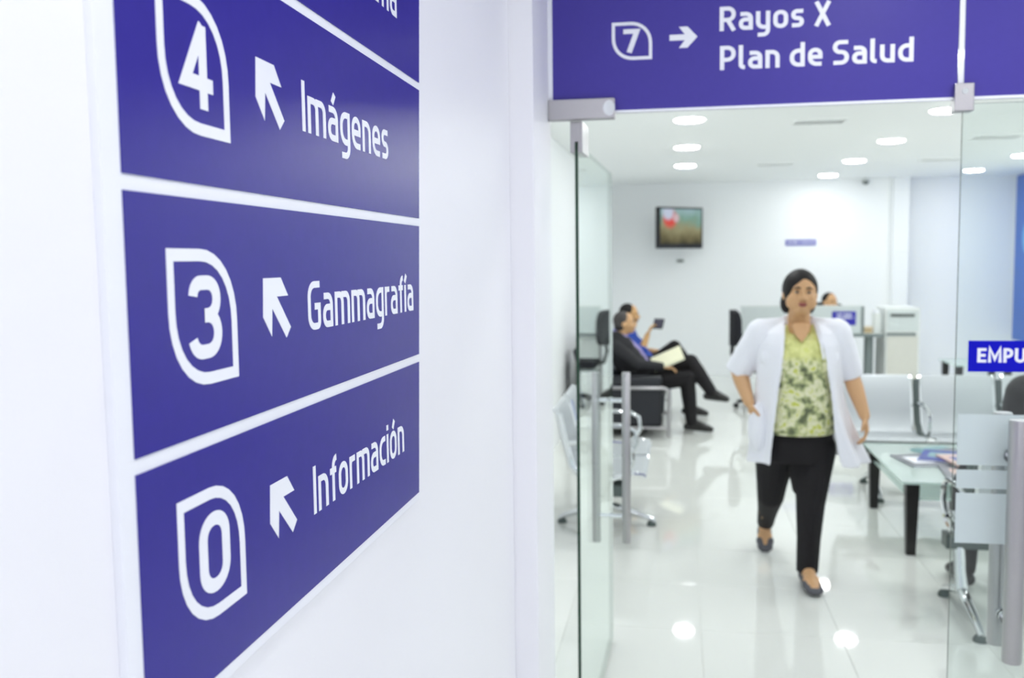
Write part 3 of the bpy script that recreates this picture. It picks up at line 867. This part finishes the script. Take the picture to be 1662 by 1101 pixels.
# ------------------------------------------------------------------ people
def hand(mb, w, f, nrm, side, curl, sc_=1.0):
    """palm, four unequal bent fingers and a thumb from the side of the palm. side: direction from the little finger to the thumb"""
    w, f, nrm, side = V(w), V(f).normalized(), V(nrm).normalized(), V(side).normalized()
    k = sc_
    for q in (-.026, -.009, .009, .026):
        mb.seg(w + side * (q * .7 * k), w + f * (.075 * k) + side * (q * k), .0135 * k, .0125 * k, 10)
    for q, ln in ((-.030, .062), (-.0105, .076), (.0105, .082), (.030, .074)):
        p = w + f * (.078 * k) + side * (q * k)
        d, a = f, 0
        for i, fr in enumerate((.45, .32, .23)):
            a += curl * (.7, 1.0, .7)[i]
            d = f * math.cos(a) + nrm * math.sin(a)
            r = (.0088, .008, .0072)[i] * k
            p2 = p + d * (ln * fr * k)
            mb.seg(p, p2, r, r * .93, 9)
            p = p2
    b = w + f * (.018 * k) + side * (.022 * k)
    t1 = b + (f * .55 + side * .75 + nrm * .25).normalized() * (.042 * k)
    t2 = t1 + (f * .85 + side * .2 + nrm * .45).normalized() * (.03 * k)
    mb.seg(b, t1, .0125 * k, .0098 * k, 9); mb.seg(t1, t2, .0095 * k, .008 * k, 9)

def head(mb, c, R, k=1.0, wide=1.0):
    """local head frame: face towards -y"""
    c = V(c)
    T = lambda x, y, z: c + R @ V((x * k, y * k, z * k))
    mb.ell(T(0, .010, .022), (.074 * k * wide, .090 * k, .092 * k), R)
    mb.ell(T(0, -.020, -.032), (.060 * k * wide, .066 * k, .070 * k), R)
    mb.ell(T(0, -.050, -.080), (.028 * k * wide, .027 * k, .020 * k), R)
    for s in (-1, 1):
        mb.ell(T(s * .038 * wide, -.052, -.028), (.024 * k, .028 * k, .026 * k), R)
        mb.ell(T(s * .077 * min(wide, 1), .012, -.008), (.010 * k, .020 * k, .030 * k), R)
        mb.ell(T(s * .030, -.071, .022), (.022 * k, .013 * k, .009 * k), R)
    mb.seg(T(0, -.078, .012), T(0, -.098, -.028), .008 * k, .0125 * k, 10)
    for s in (-1, 1): mb.ell(T(s * .011, -.090, -.030), (.009 * k, .011 * k, .008 * k), R)

def face_parts(par, c, R, k=1.0, brow=None, lips=None):
    c = V(c)
    T = lambda x, y, z: c + R @ V((x * k, y * k, z * k))
    for s in (-1, 1):
        e = MB(); e.ell(T(s * .029, -.0745, .002), (.0115 * k, .007 * k, .0058 * k), R, 12, 8)
        E_ = e.build('eye', EYEW, par, smooth=True)
        i = MB(); i.ell(T(s * .029, -.0805, .002), (.0062 * k, .005 * k, .0058 * k), R, 10, 6)
        i.build('iris', EYED, E_, smooth=True)
        b = MB(); b.tube([T(s * .014, -.086, .022), T(s * .028, -.087, .0265), T(s * .045, -.074, .021)], [.003 * k, .0042 * k, .002 * k], 8)
        b.build('eyebrow', brow or HAIR, par, smooth=True)
    m = MB(); m.ell(T(0, -.083, -.056), (.022 * k, .009 * k, .006 * k), R, 14, 8); m.ell(T(0, -.082, -.063), (.018 * k, .009 * k, .006 * k), R, 14, 8)
    m.build('lips', lips or LIPS, par, smooth=True, voxel=.003, relax=2)

def spine(mb, J, e=0, t0=0, t1=1, depth=1):
    pel, ch, sh = V(J['pelvis']), V(J['chest']), V(J['neck'])
    hipv, shv = V(J['hipL']) - V(J['hipR']), V(J['shL']) - V(J['shR'])
    pr = J.get('prof') or ((0, .75, .115), (.2, .72, .125), (.42, .52, .120), (.62, .50, .118), (.82, .52, .108), (1, .55, .070))
    for t, wf, r in pr:
        if t < t0 or t > t1: continue
        p = pel.lerp(ch, t / .62) if t <= .62 else ch.lerp(sh, (t - .62) / .38)
        ax = hipv.lerp(shv, t)
        hw = ax * (.5 * wf)
        r = (r + e) * J.get('build', 1) * depth
        mb.seg(p - hw, p + hw, r, r)
    return mb

def arm(mb, J, s, e=0, a=0, b=1):
    S, E_, W = V(J['sh' + s]), V(J['el' + s]), V(J['wr' + s])
    k = J.get('build', 1)
    mb.seg(S, E_, (.050 + e) * k, (.040 + e) * k)
    if b > 0:
        mb.seg(E_, E_.lerp(W, .35 * b), (.039 + e) * k, (.040 + e) * k)
        mb.seg(E_.lerp(W, .35 * b), E_.lerp(W, b), (.040 + e) * k, (.040 + e - .014 * b) * k)

def leg(mb, J, s, e=0):
    Hp, K, A = V(J['hip' + s]), V(J['kn' + s]), V(J['an' + s])
    k = J.get('build', 1)
    mb.seg(Hp, K, (.088 + e) * k, (.056 + e) * k)
    mb.seg(K, K.lerp(A, .35), (.054 + e) * k, (.054 + e) * k)
    mb.seg(K.lerp(A, .35), A, (.054 + e) * k, (.036 + e) * k)

def foot(mb, A, T, e=0):
    A, T = V(A), V(T)
    d = (T - A); up = V((0, 0, 1))
    mb.seg(A, T - d * .12, .036 + e, .026 + e)
    hl = A - V((d.x, d.y, 0)).normalized() * .045
    hl.z = max(A.z - .045, .03 + e)
    mb.seg(hl, T - d * .1, .028 + e, .026 + e)
    sd = V((0, 0, 1)).cross(V((d.x, d.y, 0))).normalized() * .016
    mb.seg(A.lerp(T, .55) + sd, T + sd * .5, .026 + e, .020 + e); mb.seg(A.lerp(T, .55) - sd, T - sd * .5, .026 + e, .020 + e)

# ---- woman in a white coat (local frame: faces -y, +x is her left)
wo = thing('person', 'woman in open white coat, yellow green printed blouse and black trousers walking forward', 'person', (.61, 4.95, 0))
HR = M.Rotation(-.05, 3, 'X') @ M.Rotation(.04, 3, 'Y') @ M.Rotation(.05, 3, 'Z')
HC = V((0, -.045, 1.478))
J = dict(pelvis=(0, .02, .80), chest=(0, .005, 1.12), neck=(0, .005, 1.225), hipL=(.082, .01, .74), hipR=(-.085, .03, .74), shL=(.185, .005, 1.275), shR=(-.185, .005, 1.275),
         elL=(.262, .04, 1.06), wrL=(.318, -.045, .862), elR=(-.292, .06, 1.075), wrR=(-.246, -.065, .925), knL=(.062, -.045, .405), anL=(.048, -.085, .075),
         knR=(-.112, .165, .395), anR=(-.112, .485, .145), build=1.06, prof=((0, .55, .085), (.2, .55, .09), (.42, .40, .090), (.62, .40, .092), (.82, .45, .082), (1, .55, .062)))
b = MB()
head(b, HC, HR, 1.0, 1.11)
b.seg((0, .015, 1.30), HC + V((0, .02, -.06)), .056, .054)
for s_ in (-1, 1): b.ell(HC + HR @ V((s_ * .038, -.040, -.045)), (.038, .036, .040), HR)
b.ell(HC + HR @ V((0, -.022, -.085)), (.050, .050, .030), HR)
b.seg((-.13, .01, 1.265), (0, .012, 1.295), .04, .055); b.seg((.13, .01, 1.265), (0, .012, 1.295), .04, .055)
b.seg((0, -.03, 1.20), (0, -.02, 1.28), .07, .05)
spine(b, J); arm(b, J, 'L'); arm(b, J, 'R'); leg(b, J, 'L'); leg(b, J, 'R')
hand(b, J['wrL'], (.14, -.10, -1), (-.75, -.3, -.3), (-.25, -1, .06), .75)
hand(b, J['wrR'], (.25, -.12, -1), (1, .2, .1), (.1, -1, .1), .3)
foot(b, J['anL'], (.060, -.262, .034)); foot(b, J['anR'], (-.116, .412, .036))
b.build('body', SKIN, wo, voxel=.0055, relax=4)
face_parts(wo, HC + HR @ V((0, -.003, 0)), HR, 1.0)
h = MB()
h.ell((0, .016, .020), (.087, .101, .102), None, 72, 48)
for i_, p in enumerate(h.v):                       # the face oval is tucked in under the skin, leaving a soft hairline
    fx, fz = (p.x - .012) / .074, (p.z + .034) / (.104 - .25 * abs(p.x - .014))
    if p.y < .012 and (fx * fx + fz * fz < 1 or p.z < -.055):
        h.v[i_] = V((p.x * .72, .016 + (p.y - .016) * .6, p.z * .72))
h.ell((0, .105, .0), (.045, .042, .045))
for s in (-1, 1): h.ell((s * .056, .050, -.050), (.032, .045, .055))
h.xf(M.Translation(HC) @ HR.to_4x4())
h.build('hair', HAIR, wo, voxel=.0035, relax=4)
# blouse
bl = MB()
bl.loft([(.765, -.002, .012, .186, .158), (.79, -.002, .010, .190, .164), (.90, 0, .005, .190, .164), (1.0, 0, .0, .178, .156), (1.10, 0, -.006, .176, .155), (1.17, 0, -.008, .178, .152), (1.24, 0, .0, .170, .112), (1.275, 0, .008, .130, .072)])
for s in (-1, 1):
    bl.ell((s * .075, -.085, 1.125), (.080, .066, .080))
    bl.seg((s * .082, .0, 1.285), (s * .155, .005, 1.265), .048, .048)
    bl.seg((s * .085, .0, 1.29), (s * .080, -.06, 1.20), .045, .05)
bl.build('blouse', BLOUSE, wo, voxel=.006, relax=6)
nk = MB()
nk.prism([(-.045, 1.315), (-.028, 1.268), (0, 1.236), (.028, 1.268), (.045, 1.315), (.03, 1.33), (-.03, 1.33)], lambda u, v, d: V((u, -.078 - (1.33 - v) * .52 - d + abs(u) * .25, v)), .012)
nk.build('neckline', SKIN, wo, voxel=.004, relax=6)
# trousers
tr = MB()
tr.loft([(.62, -.01, .02, .175, .140), (.70, -.008, .02, .192, .150), (.76, 0, .015, .176, .140), (.80, 0, .012, .160, .120)])
def trouser(H_, K, A, rs):
    H_, K, A = V(H_), V(K), V(A)
    tr.seg(H_, K, rs[0], rs[1]); tr.seg(H_.lerp(K, .5), K, (rs[0] + rs[1]) * .5, rs[1])
    tr.seg(K, K.lerp(A, .5), rs[1], rs[2]); tr.cone(K.lerp(A, .5), A, rs[2], rs[3])
trouser((.092, .01, .68), (.064, -.045, .41), (.047, -.080, .060), (.104, .073, .060, .054))
trouser((-.105, .03, .68), (-.112, .160, .395), (-.109, .470, .165), (.104, .072, .056, .046))
tr.seg((-.078, .055, .62), (-.070, .10, .485), .080, .042); tr.seg((.030, .01, .62), (.018, -.02, .485), .085, .046)
tr.seg((-.111, .36, .245), (-.109, .47, .160), .053, .047)
tr.build('trousers', PANTS, wo, voxel=.006, relax=4)
# shoes: flat slip-ons, the instep left bare
for A, T in (((.048, -.088, .050), (.062, -.272, .026)), ((-.112, .487, .115), (-.116, .402, .026))):
    s_ = MB(); A, T = V(A), V(T); d = T - A
    fl = V((d.x, d.y, 0)).normalized()
    sd = V((-fl.y, fl.x, 0))
    for q in (-1, 1):
        s_.seg(A - fl * .04 + sd * (q * .014) - V((0, 0, .014)), T - d * .1 + sd * (q * .020), .026, .024)
        s_.seg(A.lerp(T, .62) + sd * (q * .020), T + sd * (q * .010), .030, .021)
    sh_ = s_.build('shoe', SHOEG, wo, voxel=.005, relax=4, label='grey flat slip-on shoe')
# coat
def coat():
    c = MB()
    Z = [(1.335, 0, .018, .085, .088), (1.315, 0, .014, .140, .100), (1.28, 0, .010, .198, .128), (1.22, 0, .005, .212, .155), (1.12, 0, .0, .206, .178), (1.0, 0, .0, .212, .176), (.90, .005, .0, .226, .178),
         (.80, .018, .005, .248, .185), (.70, .036, .01, .272, .195), (.613, .050, .015, .296, .205)]
    XL = [(1.335, -.072), (1.22, -.083), (1.0, -.108), (.785, -.128), (.613, -.146)]
    XR = [(1.335, .078), (1.22, .104), (1.0, .140), (.785, .163), (.613, .206)]
    def ip(T_, z):
        for (za, a), (zb, b_) in zip(T_, T_[1:]):
            if z >= zb: return a + (b_ - a) * (za - z) / (za - zb)
        return T_[-1][1]
    rings = []; n = 90
    for z, cx_, cy_, rx, ry in Z:
        aL = math.asin(max(-.99, min(.99, (ip(XL, z) - cx_) / rx))); aR = math.asin(max(-.99, min(.99, (ip(XR, z) - cx_) / rx)))
        o, i_ = [], []
        amp = .002 + .020 * max(0, (1.1 - z)) / .5
        for j in range(n + 1):
            a = aR + (2 * PI + aL - aR) * j / n
            wv = amp * math.sin(a * 9 + .6) * (1 if .25 < a < 2 * PI - .25 else .5)
            for lst, off in ((o, 0), (i_, -.011)):
                lst.append(V((cx_ + (rx + wv + off) * math.sin(a), cy_ - (ry + wv + off) * math.cos(a), z)))
        rings.append(o + i_[::-1])
    c.rings(rings)
    for s, S in ((1, 'L'), (-1, 'R')):
        sh_, el = V(J['sh' + S]), V(J['el' + S])
        c.seg((s * .085, .016, 1.305), sh_, .050, .074)
        c.seg((s * .10, .0, 1.29), (s * .145, -.065, 1.15), .05, .05)
        c.seg((s * .095, .03, 1.29), (s * .14, .05, 1.20), .05, .06)
        c.seg(sh_, sh_.lerp(el, .5), .074, .070)
        c.cone(sh_.lerp(el, .4), sh_.lerp(el, 1.0) + V((s * .004, 0, -.012)), .071, .062 if s > 0 else .070)
    c.ell((-.208, -.082, .80), (.046, .046, .125))
    return c
coat().build('coat', COAT, wo, voxel=.006, relax=9)
co = MB()
for s in (-1, 1):
    pts = [(s * .052, .075, 1.352), (s * .075, .02, 1.345), (s * .082, -.055, 1.30), (s * .092, -.115, 1.24), (s * .100, -.165, 1.16), (s * .104, -.175, 1.10)]
    for a_, b_, r_ in zip(pts, pts[1:5], (.0125, .0125, .011, .008)): co.seg(a_, b_, r_, r_ - .001)
co.build('coat_lapels', COAT, wo, voxel=.005, relax=5)

def seated(label, loc, rz, J, mats, hold=None, hairdo='short', k=1.0, bare_arms=False, shoes=SHOEB, headR=None, lapel=None):
    """person sitting; local frame faces -y"""
    skin, top, bottom, hair_m = mats
    t = thing('person', label, 'person', loc, rz)
    R = headR if headR is not None else M.Identity(3)
    b = MB()
    C = V(J['head'])
    head(b, C, R, k)
    b.seg(J['neck'], C + R @ V((0, .02, -.06)), .058, .054)
    spine(b, J)
    for s in 'LR': arm(b, J, s); leg(b, J, s)
    for s in 'LR':
        hd_ = J['hand' + s]
        hand(b, J['wr' + s], hd_[0], hd_[1], hd_[2], hd_[3])
        foot(b, J['an' + s], J['to' + s])
    b.build('body', skin, t, voxel=.007, relax=3)
    face_parts(t, C, R, k, brow=hair_m)
    h = MB()
    h.ell(C + R @ V((0, .030, .036)), (.082 * k, .090 * k, .088 * k), R)
    h.ell(C + R @ V((0, .050, .0)), (.078 * k, .066 * k, .080 * k), R)
    if hairdo == 'long':
        h.ell(C + R @ V((0, .060, -.06)), (.088, .070, .12), R)
        for s in (-1, 1): h.ell(C + R @ V((s * .065, .03, -.03)), (.032, .06, .11), R)
    h.build('hair', hair_m, t, voxel=.006, relax=3)
    g = MB()
    spine(g, J, .018, .1, 1)
    for s in 'LR': arm(g, J, s, .016, b=.1 if bare_arms else .92)
    sh = V(J['neck'])
    g.build('jacket' if lapel else 'shirt', top, t, voxel=.008, relax=4)
    if lapel:
        q = MB()
        f = V((0, -1, 0))
        pel, ch, nk_ = V(J['pelvis']), V(J['chest']), V(J['neck'])
        nr = (nk_ - pel).cross(V((1, 0, 0))).normalized()
        if nr.y > 0: nr = -nr
        q.seg(nk_ + nr * .06 + V((-.03, 0, .01)), ch + nr * .135, .038, .03); q.seg(nk_ + nr * .06 + V((.03, 0, .01)), ch + nr * .135, .038, .03)
        q.seg(ch + nr * .135, pel.lerp(ch, .35) + nr * .138, .028, .022)
        q.seg(nk_ + V((0, .03, .035)), nk_ + nr * .055 + V((0, 0, .02)), .060, .058)
        q.build('shirt', lapel, t, voxel=.007, relax=4)
    p = MB()
    spine(p, J, .016, 0, .2)
    for s in 'LR': leg(p, J, s, .016)
    p.build('trousers', bottom, t, voxel=.008, relax=3)
    for s in 'LR':
        f_ = MB(); foot(f_, J['an' + s], J['to' + s], .007)
        f_.build('shoe', shoes, t, voxel=.006, relax=3)
    return t

# seated figures face -y in their own frame; a turn of +90 degrees makes them face +x
# man: world x = -y_local, world y = x_local (+ origin)
def side(xw, yw, z): return (yw, -xw, z)
ox, oy = -.45, 9.15
def S_(x, y, z): return side(x - ox, y - oy, z)
man = dict(head=S_(-.485, 9.15, 1.035), neck=S_(-.575, 9.15, .875), chest=S_(-.47, 9.15, .70), pelvis=S_(-.32, 9.15, .49), hipL=S_(-.29, 9.24, .48), hipR=S_(-.29, 9.06, .48),
           shL=S_(-.575, 9.33, .825), shR=S_(-.575, 8.97, .825), elR=S_(-.36, 8.92, .655), wrR=S_(-.13, 8.99, .635), elL=S_(-.40, 9.38, .64), wrL=S_(-.13, 9.22, .665),
           knR=S_(.10, 9.06, .52), anR=S_(.145, 9.06, .10), toR=S_(.325, 9.05, .034), knL=S_(.135, 9.17, .665), anL=S_(.325, 9.02, .40), toL=S_(.465, 8.98, .335),
           handR=(side(1, .15, -.1), side(0, .2, -1), side(0, 1, 0), .5), handL=(side(1, -.3, 0), side(0, 0, -1), side(0, -1, 0), .5), build=1.05)
seated('seated man in dark suit with greying hair and crossed legs, holding a cream folder', (ox, oy, 0), PI / 2, man, (SKIN, SUIT, PANTS, GREYHAIR), lapel=SHIRT, headR=M.Rotation(-.1, 3, 'X'))
fo = thing('paper_folder', 'cream paper folder held open on the lap of the seated man', 'folder', (-.08, 9.06, .70))
MF = M.Rotation(-.42, 4, 'Y') @ M.Rotation(.5, 4, 'X')
MB().box((-.15, -.11, .010), (.15, .11, .018), M_=MF).build('front_cover', PAPER, fo)
MB().box((-.145, -.105, .002), (.147, .105, .010), M_=MF).build('sheets', WHITEV, fo)
MB().box((-.15, -.11, -.004), (.15, .11, .002), M_=MF).build('back_cover', PAPER, fo)

ox, oy = -.45, 10.08
p2 = dict(head=S_(-.485, 10.08, 1.065), neck=S_(-.575, 10.08, .905), chest=S_(-.47, 10.08, .72), pelvis=S_(-.32, 10.08, .49), hipL=S_(-.29, 10.16, .48), hipR=S_(-.29, 10.0, .48),
          shL=S_(-.575, 10.25, .85), shR=S_(-.56, 9.91, .85), elR=S_(-.36, 9.86, .69), wrR=S_(-.295, 9.93, .87), elL=S_(-.40, 10.30, .66), wrL=S_(-.17, 10.18, .66),
          knR=S_(.10, 10.0, .55), anR=S_(.13, 10.0, .10), toR=S_(.31, 9.99, .034), knL=S_(-.02, 10.16, .72), anL=S_(.20, 10.08, .42), toL=S_(.33, 10.06, .36),
          handR=(side(.45, .1, 1), side(.9, 0, -.35), side(0, 1, .1), .55), handL=(side(1, -.2, 0), side(0, 0, -1), side(0, -1, 0), .5), build=.98)
seated('person in blue shirt with bare arms holding up a phone behind the suited man', (ox, oy, 0), PI / 2, p2, (SKIN2, BLUESHIRT, PANTS, HAIR), bare_arms=True)
ph = thing('phone', 'dark phone held up by the person in the blue shirt', 'phone', (-.185, 9.92, .975), .9)
MP = M.Rotation(.35, 4, 'Y')
MB().box((-.006, -.065, -.05), (.006, .065, .06), M_=MP).build('case', BLACKP, ph, bevel=.003)
MB().box((-.0075, -.058, -.044), (-.006, .058, .054), M_=MP).build('screen', mat('dim_phone_screen', (70, 66, 84), .1), ph)

rec = dict(head=(0, -.02, 1.10), neck=(0, .02, .945), chest=(0, .03, .78), pelvis=(0, .05, .585), hipL=(.09, .02, .60), hipR=(-.09, .02, .60), shL=(.18, .02, .89), shR=(-.18, .02, .89),
           elL=(.22, -.08, .67), wrL=(.12, -.30, .735), elR=(-.22, -.08, .67), wrR=(-.10, -.30, .735), knL=(.10, -.38, .57), anL=(.11, -.36, .12), toL=(.12, -.54, .04),
           knR=(-.10, -.38, .57), anR=(-.11, -.36, .12), toR=(-.12, -.54, .04), handL=((-.3, -1, 0), (0, 0, -1), (-1, 0, 0), .4), handR=((.3, -1, 0), (0, 0, -1), (1, 0, 0), .4))
for q in rec:
    pass
seated('receptionist with black hair whose head shows above the desk screen', (1.84, 11.98, 0), 0, {**rec, **{k_: tuple([v_[0], v_[1], v_[2] + .0]) for k_, v_ in rec.items() if len(v_) == 3}}, (SKIN, PLASTW, PANTS, HAIR), headR=M.Rotation(.5, 3, 'Z'))
near = dict(head=(0, -.03, .995), neck=(0, .035, .86), chest=(0, .02, .70), pelvis=(0, -.03, .515), hipL=(.09, -.06, .505), hipR=(-.09, -.06, .505), shL=(.18, .03, .80), shR=(-.18, .03, .80),
            elL=(.23, -.05, .61), wrL=(.12, -.26, .60), elR=(-.23, -.05, .61), wrR=(-.12, -.26, .60), knL=(.11, -.45, .51), anL=(.11, -.44, .10), toL=(.12, -.63, .034),
            knR=(-.11, -.45, .51), anR=(-.11, -.44, .10), toR=(-.12, -.63, .034), handL=((-.3, -1, -.1), (0, 0, -1), (-1, 0, 0), .4), handR=((.3, -1, -.1), (0, 0, -1), (1, 0, 0), .4))
seated('person with black hair seated with back to the glass door, mostly behind frosted film', (1.535, 4.49, 0), PI, near, (SKIN, NAVY, PANTS, HAIR), hairdo='long', k=1.08)
